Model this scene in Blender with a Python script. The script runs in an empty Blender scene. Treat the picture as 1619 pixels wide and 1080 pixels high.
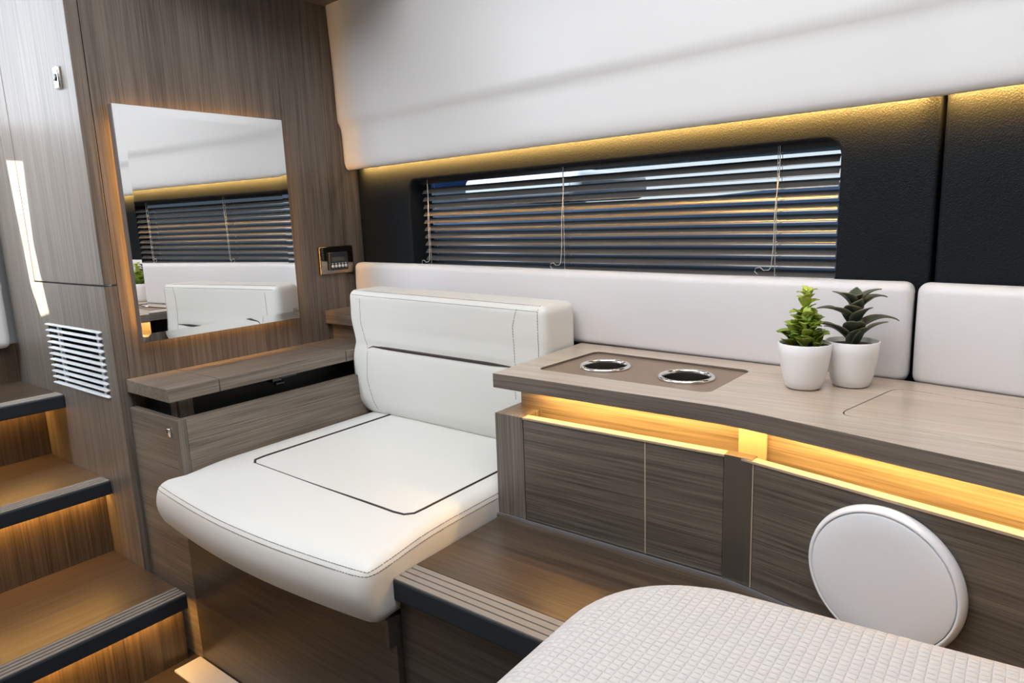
import bpy, bmesh, math, random
from mathutils import Vector, Matrix
from mathutils.geometry import tessellate_polygon
random.seed(7)
SC = bpy.context.scene
COL = SC.collection

# ------------------------------------------------------------------ camera
yaw, pitch, roll = -0.6586, -0.18006, -0.03745
f = Vector((math.sin(yaw)*math.cos(pitch), math.cos(yaw)*math.cos(pitch), math.sin(pitch)))
r = Vector((math.cos(yaw), -math.sin(yaw), 0)); u = r.cross(f)
r2 = math.cos(roll)*r + math.sin(roll)*u
u2 = -math.sin(roll)*r + math.cos(roll)*u
cd = bpy.data.cameras.new('camera'); cam = bpy.data.objects.new('camera', cd); COL.objects.link(cam)
cam.matrix_world = Matrix(((r2.x, u2.x, -f.x, 0), (r2.y, u2.y, -f.y, 0), (r2.z, u2.z, -f.z, 1.0), (0, 0, 0, 1)))
cd.sensor_width = 36; cd.lens = 24.0; cd.clip_start = 0.02
SC.camera = cam

# ------------------------------------------------------------------ light and exposure
SC.view_settings.view_transform = 'Standard'; SC.view_settings.look = 'None'
SC.view_settings.gamma = 1; SC.view_settings.exposure = 0.07; SC.view_settings.use_curve_mapping = False
w = bpy.data.worlds.new('daylight'); SC.world = w; w.use_nodes = True
w.node_tree.nodes['Background'].inputs[0].default_value = (0.90, 0.95, 1.0, 1)
w.node_tree.nodes['Background'].inputs[1].default_value = .40

def lamp(name, kind, loc, target, energy, color, sx=.1, sy=.1, **k):
    d = bpy.data.lights.new(name, kind); o = bpy.data.objects.new(name, d); COL.objects.link(o)
    d.energy = energy; d.color = color
    if kind == 'AREA': d.shape = 'RECTANGLE'; d.size = sx; d.size_y = sy
    for a, b in k.items(): setattr(d, a, b)
    o.location = loc
    o.rotation_euler = (Vector(target)-Vector(loc)).to_track_quat('-Z', 'Y').to_euler()
    return o
# the sun through the added ceiling slot, and unseen fills added overhead
SUN_D = Vector((0.10, 0.62, -0.95)).normalized()
s_ = lamp('sun', 'SUN', (-2.3, -1, 3), Vector((-2.3, -1, 3))+SUN_D, 60, (1.0, .95, .88)); s_.data.angle = .004
lamp('cabin_fill_light', 'AREA', (-.45, .32, 1.93), (-.45, .34, 0), 24, (.96, .98, 1), 1.5, .8)  # added overhead fill for the cabin; the ceiling is closed here
lamp('companionway_daylight', 'AREA', (-2.38, .10, 1.62), (-1.6, .40, 1.40), 6.5, (.82, .90, 1), 1.0, .60)

lamp('stair_fill_light', 'AREA', (-1.93, -.38, 1.93), (-2.10, .64, 1.22), 9, (.84, .91, 1), .4, .4, spread=math.radians(62))  # added unseen fill, aimed to brighten the locker door and white pad

# ------------------------------------------------------------------ materials
MATS = {}
def newmat(name):
    m = bpy.data.materials.new(name); m.use_nodes = True
    nt = m.node_tree; b = nt.nodes['Principled BSDF']; MATS[name] = m
    return m, nt, b
def simple(name, col, rough=.5, metal=0, coat=0, bump=0, bscale=300, spec=.5, sheen=0):
    m, nt, b = newmat(name)
    b.inputs['Base Color'].default_value = (*col, 1); b.inputs['Roughness'].default_value = rough
    b.inputs['Metallic'].default_value = metal; b.inputs['Coat Weight'].default_value = coat
    b.inputs['Coat Roughness'].default_value = .06; b.inputs['Specular IOR Level'].default_value = spec
    if bump:
        tc = nt.nodes.new('ShaderNodeTexCoord'); n = nt.nodes.new('ShaderNodeTexNoise'); bp = nt.nodes.new('ShaderNodeBump')
        n.inputs['Scale'].default_value = bscale; n.inputs['Detail'].default_value = 2
        bp.inputs['Strength'].default_value = bump; bp.inputs['Distance'].default_value = .001
        nt.links.new(tc.outputs['Object'], n.inputs['Vector']); nt.links.new(n.outputs['Fac'], bp.inputs['Height'])
        nt.links.new(bp.outputs['Normal'], b.inputs['Normal'])
    return m
def wood(name, axis, dark, light, rough=.38, coat=.25):
    """straight, fine-line veneer; axis is the way the grain runs"""
    m, nt, b = newmat(name); N = nt.nodes.new; L = nt.links.new
    tc = N('ShaderNodeTexCoord')
    def stretched(scale, along, detail, dist=0):
        mp = N('ShaderNodeMapping'); s = [scale]*3; s['xyz'.index(axis)] = along; mp.inputs['Scale'].default_value = s
        n = N('ShaderNodeTexNoise'); n.inputs['Scale'].default_value = 1; n.inputs['Detail'].default_value = detail
        n.inputs['Roughness'].default_value = .6; n.inputs['Distortion'].default_value = dist
        L(tc.outputs['Object'], mp.inputs['Vector']); L(mp.outputs['Vector'], n.inputs['Vector']); return n.outputs['Fac']
    fine = stretched(300, 5, 4); mid = stretched(75, 1.6, 3, .4); big = stretched(9, .9, 2, .3)
    a = N('ShaderNodeMath'); a.operation = 'MULTIPLY_ADD'; L(fine, a.inputs[0]); a.inputs[1].default_value = .55; 
    a2 = N('ShaderNodeMath'); a2.operation = 'MULTIPLY_ADD'; L(mid, a2.inputs[0]); a2.inputs[1].default_value = .35
    a3 = N('ShaderNodeMath'); a3.operation = 'MULTIPLY'; L(big, a3.inputs[0]); a3.inputs[1].default_value = .18
    L(a3.outputs[0], a2.inputs[2]); L(a2.outputs[0], a.inputs[2])
    cr = N('ShaderNodeValToRGB'); cr.color_ramp.elements[0].position = .42; cr.color_ramp.elements[1].position = .65
    cr.color_ramp.elements[0].color = (*dark, 1); cr.color_ramp.elements[1].color = (*light, 1)
    L(a.outputs[0], cr.inputs[0]); L(cr.outputs[0], b.inputs['Base Color'])
    bp = N('ShaderNodeBump'); bp.inputs['Strength'].default_value = .12; bp.inputs['Distance'].default_value = .0004
    L(fine, bp.inputs['Height']); L(bp.outputs['Normal'], b.inputs['Normal'])
    b.inputs['Roughness'].default_value = rough; b.inputs['Coat Weight'].default_value = coat; b.inputs['Coat Roughness'].default_value = .32
    return m
def emit(name, col, s):
    m, nt, b = newmat(name); b.inputs['Base Color'].default_value = (.8, .7, .5, 1)
    b.inputs['Emission Color'].default_value = (*col, 1); b.inputs['Emission Strength'].default_value = s; return m

VD, VL = (.070, .057, .047), (.200, .165, .136)      # grey-brown oak veneer
TD, TL = (.033, .022, .014), (.105, .069, .043)      # darker tread wood
vz = wood('oak_veneer_upright', 'z', VD, VL); SD, SL = (.092, .073, .056), (.250, .203, .160)
vx = wood('oak_veneer_lengthwise', 'x', SD, SL); vy = wood('oak_veneer_crosswise', 'y', SD, SL)
CD, CL = (.050, .041, .032), (.152, .128, .102)
cx_ = wood('cabinet_veneer', 'x', CD, CL, .4, .2)
cxe = wood('cabinet_veneer_upright', 'z', VD, VL, .4, .2)
tx = wood('tread_wood_lengthwise', 'x', TD, TL, .34, .3); ty = wood('tread_wood_crosswise', 'y', TD, TL, .34, .3); tz = wood('riser_wood', 'z', TD, TL, .34, .3)
ctop = wood('worktop_veneer_sheen', 'x', (.40, .315, .24), (.61, .50, .405), .28, .6)  # veneer lightened: grazing reflection on the top is put into the colour
wedge = wood('worktop_edge_veneer', 'x', VD, VL); 
for n__ in wedge.node_tree.nodes:
    if n__.type == 'MAPPING': n__.inputs['Scale'].default_value[1] = n__.inputs['Scale'].default_value[0]
cream = simple('cream_leather', (.77, .765, .73), .42, bump=.10, bscale=700)
white_l = simple('white_leather', (.77, .75, .76), .45, bump=.10, bscale=700)
gloss = simple('gloss_white_panel', (.79, .79, .80), .34, coat=.25); gloss.node_tree.nodes['Principled BSDF'].inputs['Coat Roughness'].default_value = .2
whitep = simple('white_plastic', (.80, .80, .82), .35)
potm = simple('white_ceramic', (.86, .85, .85), .38)
chrome = simple('chrome', (.90, .88, .86), .16, 1)
steel = simple('brushed_steel', (.34, .325, .30), .25, 1)
mirr = simple('mirror_glass', (.97, .98, .98), .0, 1)
frame_m = simple('satin_grey_edge', (.16, .14, .135), .35, .5)
anth = simple('anthracite_nosing', (.022, .027, .034), .6, spec=.25)
rib_m = simple('ribbed_grey_strip', (.27, .24, .21), .75, spec=.12)
groove_m = simple('groove_grey', (.075, .075, .08), .6)
metal_post = simple('satin_bronze_post', (.125, .112, .095), .36, .6)
alu = simple('brushed_aluminium', (.45, .46, .48), .3, .8)
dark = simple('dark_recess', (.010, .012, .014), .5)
brown = simple('brown_piping', (.030, .020, .015), .5)
stitch = simple('brown_thread', (.11, .075, .05), .7)
insert_m = simple('taupe_insert', (.235, .165, .115), .42, coat=.1)
vent_m = simple('white_aluminium_vent', (.70, .71, .72), .35)
cordm = simple('pale_cord', (.55, .52, .48), .7)
soil = simple('dark_soil', (.022, .014, .010), .95, bump=1, bscale=250)
black_gloss = simple('black_gloss', (.012, .013, .016), .08, coat=.5)
floor_m = simple('cream_floor', (.70, .64, .56), .4)
led_m = emit('warm_led_tape', (1, .50, .11), 42)
led_dot = emit('warm_led_dot', (1, .72, .38), 60)

m, nt, b = newmat('black_leather'); b.inputs['Base Color'].default_value = (.0115, .0140, .0170, 1); b.inputs['Roughness'].default_value = .42; b.inputs['Specular IOR Level'].default_value = .10
tc = nt.nodes.new('ShaderNodeTexCoord'); v = nt.nodes.new('ShaderNodeTexVoronoi'); v.inputs['Scale'].default_value = 400
n_ = nt.nodes.new('ShaderNodeTexNoise'); n_.inputs['Scale'].default_value = 90
mx = nt.nodes.new('ShaderNodeVectorMath'); mx.operation = 'MULTIPLY_ADD'; mx.inputs[1].default_value = (.0015,)*3
bp = nt.nodes.new('ShaderNodeBump'); bp.inputs['Strength'].default_value = .8; bp.inputs['Distance'].default_value = .0008
nt.links.new(tc.outputs['Object'], n_.inputs['Vector']); nt.links.new(n_.outputs['Color'], mx.inputs[0]); nt.links.new(tc.outputs['Object'], mx.inputs[2])
nt.links.new(mx.outputs[0], v.inputs['Vector']); nt.links.new(v.outputs['Distance'], bp.inputs['Height']); nt.links.new(bp.outputs['Normal'], b.inputs['Normal'])
bleather = m

slat_m = simple('grey_slat', (.120, .114, .110), .17, .25, coat=.5)

m, nt, b = newmat('tinted_glass'); b.inputs['Base Color'].default_value = (.17, .215, .27, 1); b.inputs['Roughness'].default_value = 0
b.inputs['Transmission Weight'].default_value = 1; b.inputs['IOR'].default_value = 1.02; glassm = m

# quilted bed cover
m, nt, b = newmat('quilted_cover'); b.inputs['Base Color'].default_value = (.57, .545, .53, 1); b.inputs['Roughness'].default_value = .9
b.inputs['Sheen Weight'].default_value = .3
quilt = m
# leaf materials
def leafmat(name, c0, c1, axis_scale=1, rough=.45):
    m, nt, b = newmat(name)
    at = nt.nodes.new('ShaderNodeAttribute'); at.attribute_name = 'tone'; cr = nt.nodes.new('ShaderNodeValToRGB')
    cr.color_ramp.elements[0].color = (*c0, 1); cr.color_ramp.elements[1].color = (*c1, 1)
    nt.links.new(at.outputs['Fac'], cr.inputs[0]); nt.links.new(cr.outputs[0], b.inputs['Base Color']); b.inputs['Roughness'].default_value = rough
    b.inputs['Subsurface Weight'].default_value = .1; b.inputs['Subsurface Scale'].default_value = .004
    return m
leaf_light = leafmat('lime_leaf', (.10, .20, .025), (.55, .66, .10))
leaf_dark = leafmat('agave_leaf', (.025, .055, .038), (.26, .24, .15), .5)

# ------------------------------------------------------------------ helpers
def tag(o, label=None, cat=None, group=None, kind=None):
    if label: o['label'] = label
    if cat: o['category'] = cat
    if group: o['group'] = group
    if kind: o['kind'] = kind
    return o
def thing(name, label, cat, loc=(0, 0, 0), group=None):
    o = bpy.data.objects.new(name, None); COL.objects.link(o); o.location = loc; o.empty_display_size = .05
    return tag(o, label, cat, group)
WL = {}
def wloc(p):
    v = Vector((0, 0, 0))
    while p is not None: v += p.location; p = p.parent
    return v
def obj(name, bm, mat, parent=None, bevel=0, smooth=False, seg=2, label=None, origin=None, rotz=0):
    """links a bmesh written in world coordinates as one mesh object"""
    me = bpy.data.meshes.new(name)
    o = bpy.data.objects.new(name, me); COL.objects.link(o)
    if parent is not None: o.parent = parent
    if origin is not None: o.location = Vector(origin)-(wloc(parent) if parent else Vector())
    off = wloc(o)
    bmesh.ops.recalc_face_normals(bm, faces=bm.faces)
    for v_ in bm.verts: v_.co -= off
    if rotz:
        bmesh.ops.rotate(bm, verts=bm.verts, matrix=Matrix.Rotation(-rotz, 3, 'Z')); o.rotation_euler.z = rotz
    bm.to_mesh(me); bm.free()
    for mt in (mat if isinstance(mat, (list, tuple)) else [mat]): me.materials.append(mt)
    if smooth:
        for p in me.polygons: p.use_smooth = True
        if smooth == 'auto': me.set_sharp_from_angle(angle=math.radians(40))
    if bevel:
        md = o.modifiers.new('bevel', 'BEVEL'); md.width = bevel; md.segments = seg; md.limit_method = 'ANGLE'; md.angle_limit = math.radians(40)
    if label: o['label'] = label
    return o
def struct(name, bm, mat, **k): o = obj(name, bm, mat, **k); o['kind'] = 'structure'; return o
def box(bm, x0, x1, y0, y1, z0, z1, mi=0, T=None):
    vs = [bm.verts.new((x, y, z)) for x in (x0, x1) for y in (y0, y1) for z in (z0, z1)]
    if T:
        for v_ in vs: v_.co = T(v_.co)
    for q in ((0, 1, 3, 2), (4, 6, 7, 5), (0, 4, 5, 1), (2, 3, 7, 6), (0, 2, 6, 4), (1, 5, 7, 3)):
        fc = bm.faces.new([vs[i] for i in q]); fc.material_index = mi
    return bm
def B(*a, **k): return box(bmesh.new(), *a, **k)
def prism(bm, outer, holes, a, b_, M):
    """outer/holes: 2D loops (u,v); a,b_: two depths; M(u,v,d)->3D point"""
    loops = [outer]+list(holes)
    pts = [[Vector((p[0], p[1], 0)) for p in l] for l in loops]
    tris = tessellate_polygon(pts); flat = [p for l in pts for p in l]
    va = [bm.verts.new(M(p.x, p.y, a)) for p in flat]; vb = [bm.verts.new(M(p.x, p.y, b_)) for p in flat]
    for t in tris:
        try: bm.faces.new([va[i] for i in t]); bm.faces.new([vb[i] for i in reversed(t)])
        except ValueError: pass
    k = 0
    for l in loops:
        n = len(l)
        for i in range(n):
            j = (i+1) % n
            bm.faces.new([va[k+i], va[k+j], vb[k+j], vb[k+i]])
        k += n
    # tidy the flat faces into as few polygons as possible
    bmesh.ops.dissolve_limit(bm, angle_limit=.002, verts=bm.verts, edges=bm.edges)
    return bm
def rrect(x0, x1, y0, y1, rc, n=6):
    out = []
    for cx, cy, a0 in ((x1-rc, y1-rc, 0), (x0+rc, y1-rc, 90), (x0+rc, y0+rc, 180), (x1-rc, y0+rc, 270)):
        for i in range(n+1):
            a = math.radians(a0+90*i/n); out.append((cx+rc*math.cos(a), cy+rc*math.sin(a)))
    return out
def circ(cx, cy, rr, n=40): return [(cx+rr*math.cos(2*math.pi*i/n), cy+rr*math.sin(2*math.pi*i/n)) for i in range(n)]
def lathe(bm, prof, c, n=48, M=None, cap0=False, cap1=False, mi=0):
    rings = []
    for rr, z in prof:
        ring = []
        for i in range(n):
            a = 2*math.pi*i/n; p = Vector((c[0]+rr*math.cos(a), c[1]+rr*math.sin(a), c[2]+z))
            if M: p = M(Vector((rr*math.cos(a), rr*math.sin(a), z)))
            ring.append(bm.verts.new(p))
        rings.append(ring)
    for a, b_ in zip(rings, rings[1:]):
        for i in range(n): bm.faces.new([a[i], a[(i+1) % n], b_[(i+1) % n], b_[i]]).material_index = mi
    if cap0: bm.faces.new(rings[0])
    if cap1: bm.faces.new(rings[-1])
    return bm
def tube(bm, pts, rr, n=6, close=True, flat=None):
    pts = [Vector(p) for p in pts]; rings = []
    up = Vector((0, 0, 1))
    for i, p in enumerate(pts):
        d = (pts[min(i+1, len(pts)-1)]-pts[max(i-1, 0)])
        if d.length < 1e-9: d = Vector((1, 0, 0))
        d.normalize(); ref = up if abs(d.dot(up)) < .95 else Vector((1, 0, 0))
        a = d.cross(ref).normalized(); b_ = d.cross(a)
        rad = rr(i/(len(pts)-1)) if callable(rr) else rr
        rings.append([bm.verts.new(p+a*rad*math.cos(2*math.pi*k/n)+b_*rad*math.sin(2*math.pi*k/n)) for k in range(n)])
    for a, b_ in zip(rings, rings[1:]):
        for k in range(n): bm.faces.new([a[k], a[(k+1) % n], b_[(k+1) % n], b_[k]])
    if close: bm.faces.new(rings[0]); bm.faces.new(rings[-1])
    return bm
def axis_coords(a, b_, rr, n, m=5):
    # samples bunched where the edge rounds
    e = [rr*(1-math.cos(math.pi/2*i/m)) for i in range(m)]
    mid = [a+rr+(b_-a-2*rr)*i/n for i in range(n+1)]
    return [a+x for x in e]+mid+[b_-x for x in reversed(e)]
def round_pt(p, lo, hi, rr):
    q = Vector([min(max(p[i], lo[i]+rr), hi[i]-rr) for i in range(3)]); d = Vector(p)-q
    # equal-angle mapping keeps the rounding even
    if d.length > 1e-9: 
        d = Vector([math.sin(math.pi/4*max(-1, min(1, c/rr)))*math.sqrt(2) if 0 else c for c in d])
        q = q+d.normalized()*rr
    return q
def rbox(lo, hi, rr, n, deform=None, bm=None):
    """box with softly rounded edges, dense enough to be dented or crowned"""
    bm = bm or bmesh.new(); A = [axis_coords(lo[i], hi[i], rr, n[i]) for i in range(3)]
    vmap = {}
    def V(i, j, k):
        key = (i, j, k)
        if key not in vmap:
            p = round_pt((A[0][i], A[1][j], A[2][k]), lo, hi, rr)
            vmap[key] = bm.verts.new(deform(p) if deform else p)
        return vmap[key]
    I, J, K = [len(a)-1 for a in A]
    for i in range(I):
        for j in range(J):
            for k in (0, K): bm.faces.new([V(i, j, k), V(i+1, j, k), V(i+1, j+1, k), V(i, j+1, k)])
    for i in range(I):
        for k in range(K):
            for j in (0, J): bm.faces.new([V(i, j, k), V(i+1, j, k), V(i+1, j, k+1), V(i, j, k+1)])
    for j in range(J):
        for k in range(K):
            for i in (0, I): bm.faces.new([V(i, j, k), V(i, j+1, k), V(i, j+1, k+1), V(i, j, k+1)])
    return bm
def resample(pts, step):
    pts = [Vector(p) for p in pts]; out = [pts[0]]
    for a, b_ in zip(pts, pts[1:]):
        L = (b_-a).length; n = max(1, int(L/step))
        for i in range(1, n+1): out.append(a.lerp(b_, i/n))
    return out
def stitches(bm, pts, rr=.0006, dash=.0045, gap=.0018):
    P = resample(pts, .0015); L = 0; seg = [P[0]]
    per = dash+gap
    for a, b_ in zip(P, P[1:]):
        L += (b_-a).length
        if L % per < dash: seg.append(b_)
        else:
            if len(seg) > 1: tube(bm, [seg[0], seg[len(seg)//2], seg[-1]] if len(seg) > 2 else seg, rr, 4)
            seg = [b_]
    return bm
def gauss(x, s): return math.exp(-(x/s)**2)
def sm(a, b_, x): t = max(0, min(1, (x-a)/(b_-a))); return t*t*(3-2*t)

# hull side: y of the leather face; offsets toward the cabin are positive
XK = -.15
def hy(x, off=0):
    y0 = 1.44-off
    base = y0-.083*(x+1.7)
    if x > XK: base = y0-.083*(XK+1.7)-.24*(x-XK)
    return base
def HM(x, z, d): return (x, hy(x, d), z)

XW = -1.70; YS = .69

# ================================================================== SETTING
struct('floor', B(-2.5, 1.6, -1.6, 1.6, -.04, 0), wood('floor_wood', 'y', (.020, .013, .008), (.06, .04, .025)))
# pale border board laid round the floor edge beside seat base and stairs
bm = B(-1.50, -.79, .625, .688, 0, .006); struct('trim_1', bm, floor_m, bevel=.002)
# bulkhead that carries the mirror
struct('wall_left', B(XW-.03, XW, .702, 1.50, 0, 1.95), vz)
# stair side wall below the locker door, with the opening for the vent
MV = lambda a, b_, d: (a, d, b_)
bm = prism(bmesh.new(), [(-2.62, 0), (XW+.002, 0), (XW+.002, .8765), (-2.125, .8765), (-2.125, 2.0), (-2.62, 2.0)],
           [[(-2.076, .604), (-1.752, .604), (-1.752, .770), (-2.076, .770)]], .672, .700, MV)
struct('wall_stairs', bm, vz)
# hull side behind everything, window opening left free
bm = bmesh.new()
for x0, x1, z0, z1 in ((-1.75, -1.46, .3, 2.0), (-.28, XK, .3, 2.0), (XK, 1.0, .3, 2.0), (-1.46, -.28, .3, .86), (-1.46, -.28, 1.125, 2.0)):
    prism(bm, [(x0, z0), (x1, z0), (x1, z1), (x0, z1)], [], -.075, -.10, HM)
struct('wall_back', bm, dark)
# padded black leather panels
win = rrect(-1.452, -.287, .850, 1.113, .028)
def leather_panel(x0, x1, hole, name, label):
    bm = bmesh.new(); R_ = .0075; K = 5; z0_, z1_ = .70, 1.24
    def ring(inset, d):
        o = rrect(x0+inset, x1-inset, z0_+inset, z1_-inset, .004, 3)
        h = rrect(hole[0]-inset, hole[1]+inset, hole[2]-inset, hole[3]+inset, .028+inset, 8) if hole else None
        return o, h, d
    rings = [ring(0, -.07)]+[ring(R_*(1-math.cos(math.pi/2*k/K)), -R_*(1-math.sin(math.pi/2*k/K))) for k in range(K+1)]
    def mk(l, d): return [bm.verts.new(HM(p[0], p[1], d)) for p in l]
    for w_ in (0, 1):
        if w_ == 1 and not hole: continue
        V = [mk(rg[w_], rg[2]) for rg in rings]
        for a, b_ in zip(V, V[1:]):
            for k in range(len(a)): bm.faces.new([a[k], a[(k+1) % len(a)], b_[(k+1) % len(a)], b_[k]])
        if w_ == 0: VO = V[-1]
        else: VH = V[-1]
    if not hole: bm.faces.new(VO)
    else:
        L2 = [[Vector((v_.co.x, v_.co.z, 0)) for v_ in VO], [Vector((v_.co.x, v_.co.z, 0)) for v_ in VH]]
        fl = VO+VH
        for t_ in tessellate_polygon(L2): bm.faces.new([fl[i] for i in t_])
    t = obj(name, bm, bleather, smooth='auto'); return tag(t, label, 'wall panel', 'black leather hull panels')
def wallpanel_long():
    # split along x so the panel follows the hull
    return leather_panel(-1.698, -.1385, (-1.452, -.287, .850, 1.113), 'leather_panel', 'long black leather hull panel around the blind window')
wallpanel_long()
leather_panel(-.1325, 1.0, None, 'leather_panel', 'plain black leather hull panel at the right edge, past the seam')
# window: tinted pane
bm = prism(bmesh.new(), rrect(-1.46, -.28, .855, 1.122, .02), [], -.080, -.086, HM)
wn = struct('window_1', bm, glassm)
# glossy headliner panel
prof = [(.031, 1.190), (.0295, 1.170), (.0305, 1.1635), (.034, 1.1605), (.0395, 1.1625), (.0445, 1.171), (.0475, 1.183), (.0485, 1.20), (.050, 1.262), (.0515, 1.276), (.0555, 1.288), (.0610, 1.296), (.0625, 1.31),
        (.064, 1.40), (.068, 1.52), (.074, 1.66), (.085, 1.80), (.11, 1.945)]
bm = bmesh.new(); xs = [-1.6985, -1.697, -1.694, -1.688, -1.68, -1.66, -1.5, -1.2, -.9, -.6, -.3, -.18, XK, -.12, 0, .3, .6, 1.0]
rows = []
for i, x in enumerate(xs):
    k = [.012, .006, .0025, .0008, 0][i] if i < 5 else 0          # the free end turns back softly
    rows.append([bm.verts.new((x, hy(x, o-k), z)) for o, z in prof])
for a, b_ in zip(rows, rows[1:]):
    for j in range(len(prof)-1): bm.faces.new([a[j], a[j+1], b_[j+1], b_[j]])
hl = obj('headliner_panel', bm, gloss, smooth=True)
sf = hl.modifiers.new('thick', 'SOLIDIFY'); sf.thickness = .004; sf.offset = 0
tag(hl, 'large glossy white moulded panel above the window, lit warm along its lower edge', 'overhead panel')
# ceiling; the slot over the stairs is added, shaped to cast the sun patch
MC = lambda a, b_, d: (a, b_, d)
struct('ceiling', prism(bmesh.new(), [(-2.7, -1.9), (1.2, -1.9), (1.2, 1.6), (-2.7, 1.6)],
       [[(-2.268, .180), (-2.150, .173), (-2.19, .033), (-2.185, -.022), (-2.175, -.1), (-2.245, -.108), (-2.274, -.056), (-2.273, .011), (-2.272, .098)]], 1.95, 1.98, MC), whitep)
bm = B(-1.699, -1.30, .86, 1.50, 1.620, 1.64); box(bm, -1.699, -1.30, .86, .88, 1.64, 1.95)
struct('trim_2', bm, cx_)

struct('wall_right', B(1.2, 1.24, -1.9, 1.6, 0, 1.95), vz)
struct('wall_front', B(-1.2, 1.24, -1.94, -1.9, 0, 1.95), vz)
# ================================================================== STAIRS
NX = [(-1.49, .177), (-1.822, .381), (-2.042, .577)]          # nosing face x, tread height
st = thing('staircase', 'brown wooden staircase with dark ribbed nosings and warm light under each tread', 'stairs', (-1.9, .35, 0))
rx = [-1.525, -1.868, -2.205]; backs = [-1.90, -2.24, -2.36]
for k, ((nx, tz_), rxx, bk) in enumerate(zip(NX, rx, backs)):
    z0 = 0 if k == 0 else NX[k-1][1]
    obj('riser', B(rxx-.018, rxx, -.4, .6715, z0, tz_-.036), tz, st)
    td = obj('tread', B(bk, nx-.052, -.4, .6715, tz_-.034, tz_), ty, st, bevel=.001)
    ns = obj('nosing', B(nx-.052, nx, -.4, .6715, tz_-.036, tz_-.0015), anth, st, bevel=.003)
    bm = bmesh.new()
    for q in range(4): box(bm, nx-.050+q*.0125, nx-.050+q*.0125+.0085, -.4, .671, tz_-.002, tz_+.0012)
    obj('ribs', bm, rib_m, ns, bevel=.0008, label='grey ribbed anti-slip strip')
    lt = obj('led_strip', B(rxx+.001, rxx+.007, -.38, .665, tz_-.040, tz_-.0365), led_m, st, label='glowing warm light strip')
    lamp('stair_led_light', 'AREA', (rxx+.029, .15, tz_-.041), (rxx+.014, .15, 0), 1.15, (1, .57, .16), 1.02, .012).rotation_euler = (math.radians(42), 0, math.radians(90)) 
obj('riser', B(-2.375, -2.36, -.4, .6715, .577, .69), tz, st)
# padded white door at the head of the stairs
dr = thing('door_1', None, None, (-2.36, .2, .68)); del_keys = [k for k in dr.keys()]
dr['kind'] = 'structure'
obj('door_leaf', rbox((-2.40, -.5, .684), (-2.315, .655, 1.31), .02, (3, 6, 6)), whitep, dr, smooth=True)
obj('door_pad', rbox((-2.33, -.42, .74), (-2.307, .60, 1.27), .009, (2, 6, 6)), gloss, dr, smooth=True)

# locker door over the vent, with its little lock
ld = thing('locker_door', 'tall pale-sheened wooden locker door left of the mirror with a small chrome lock', 'cabinet door', (-1.95, .686, .876))
obj('door_panel', B(-2.1225, XW+.001, .672, .700, .8800, 1.96), vz, ld, bevel=.0012)
lk = obj('lock', rbox((-1.786, .664, 1.320), (-1.760, .673, 1.368), .0035, (2, 2, 2)), chrome, ld, smooth=True, label='chrome lock plate')
obj('keyhole', lathe(bmesh.new(), [(.008, 0), (.008, .002), (.0055, .003)], (0, 0, 0), 20, lambda p: Vector((-1.773+p.x, .664-p.z, 1.344+p.y)), cap0=True, cap1=True), black_gloss, lk)
# vent
vt = thing('vent_grille', 'white slatted air vent in the stair side wall below the locker door', 'vent', (-1.914, .67, .604))
bm = bmesh.new()
for i in range(11):
    z = .6085+i*.0158
    vs = []
    for y, dz in ((.664, -.0015), (.664, .0015), (.680, .0065), (.680, .0035)): pass
    tub = [(.6655, z-.0014), (.6655, z+.0014), (.676, z+.0030), (.676, z+.0008)]
    va = [bm.verts.new((-2.082, a, b_)) for a, b_ in tub]; vb = [bm.verts.new((-1.745, a, b_)) for a, b_ in tub]
    for q in range(4): bm.faces.new([va[q], va[(q+1) % 4], vb[(q+1) % 4], vb[q]])
    bm.faces.new(va); bm.faces.new(vb)
obj('louvres', bm, vent_m, vt)
bm = bmesh.new()
for x in (-2.028, -1.786): obj('mullion', B(x-.0065, x+.0065, .6765, .683, .604, .770), vent_m, vt)
bm = bmesh.new(); box(bm, -2.079, -1.749, .698, .76, .601, .773); 
bmesh.ops.delete(bm, geom=[f_ for f_ in bm.faces if abs(f_.calc_center_median().y-.698) < 1e-4], context='FACES')
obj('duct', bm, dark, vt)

# ================================================================== MIRROR
mi = thing('mirror', 'square thin-edged wall mirror reflecting the blind, warm glow around its edges', 'mirror', (-1.68, .945, .74))
y0, y1, z0, z1 = .726, 1.163, .739, 1.283
obj('frame', B(-1.684, -1.664, y0, y1, z0, z1), frame_m, mi, bevel=.0012, label='thin grey mirror edge')
bm = bmesh.new(); bw = .021
o_ = [(-1.6625, y0+.001, z0+.001), (-1.6625, y1-.001, z0+.001), (-1.6625, y1-.001, z1-.001), (-1.6625, y0+.001, z1-.001)]
i_ = [(-1.6612, y0+bw, z0+bw), (-1.6612, y1-bw, z0+bw), (-1.6612, y1-bw, z1-bw), (-1.6612, y0+bw, z1-bw)]
k_ = [(-1.6640, a[1], a[2]) for a in o_]
O, I_, K_ = [[bm.verts.new(p) for p in l] for l in (o_, i_, k_)]
bm.faces.new(I_); bm.faces.new(K_[::-1])
for q in range(4):
    bm.faces.new([O[q], O[(q+1) % 4], I_[(q+1) % 4], I_[q]]); bm.faces.new([K_[q], K_[(q+1) % 4], O[(q+1) % 4], O[q]])
obj('mirror_glass', bm, mirr, mi)
obj('backing', B(-1.6995, -1.6845, y0+.035, y1-.035, z0+.035, z1-.035), frame_m, mi)
bm = bmesh.new()
for a in ((y0+.026, y0+.034, z0+.03, z1-.03), (y1-.034, y1-.026, z0+.03, z1-.03), (y0+.035, y1-.035, z0+.026, z0+.034), (y0+.035, y1-.035, z1-.034, z1-.026)):
    box(bm, -1.696, -1.6885, *a)
obj('led_strip', bm, led_m, mi, label='glowing warm light strip')

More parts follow.
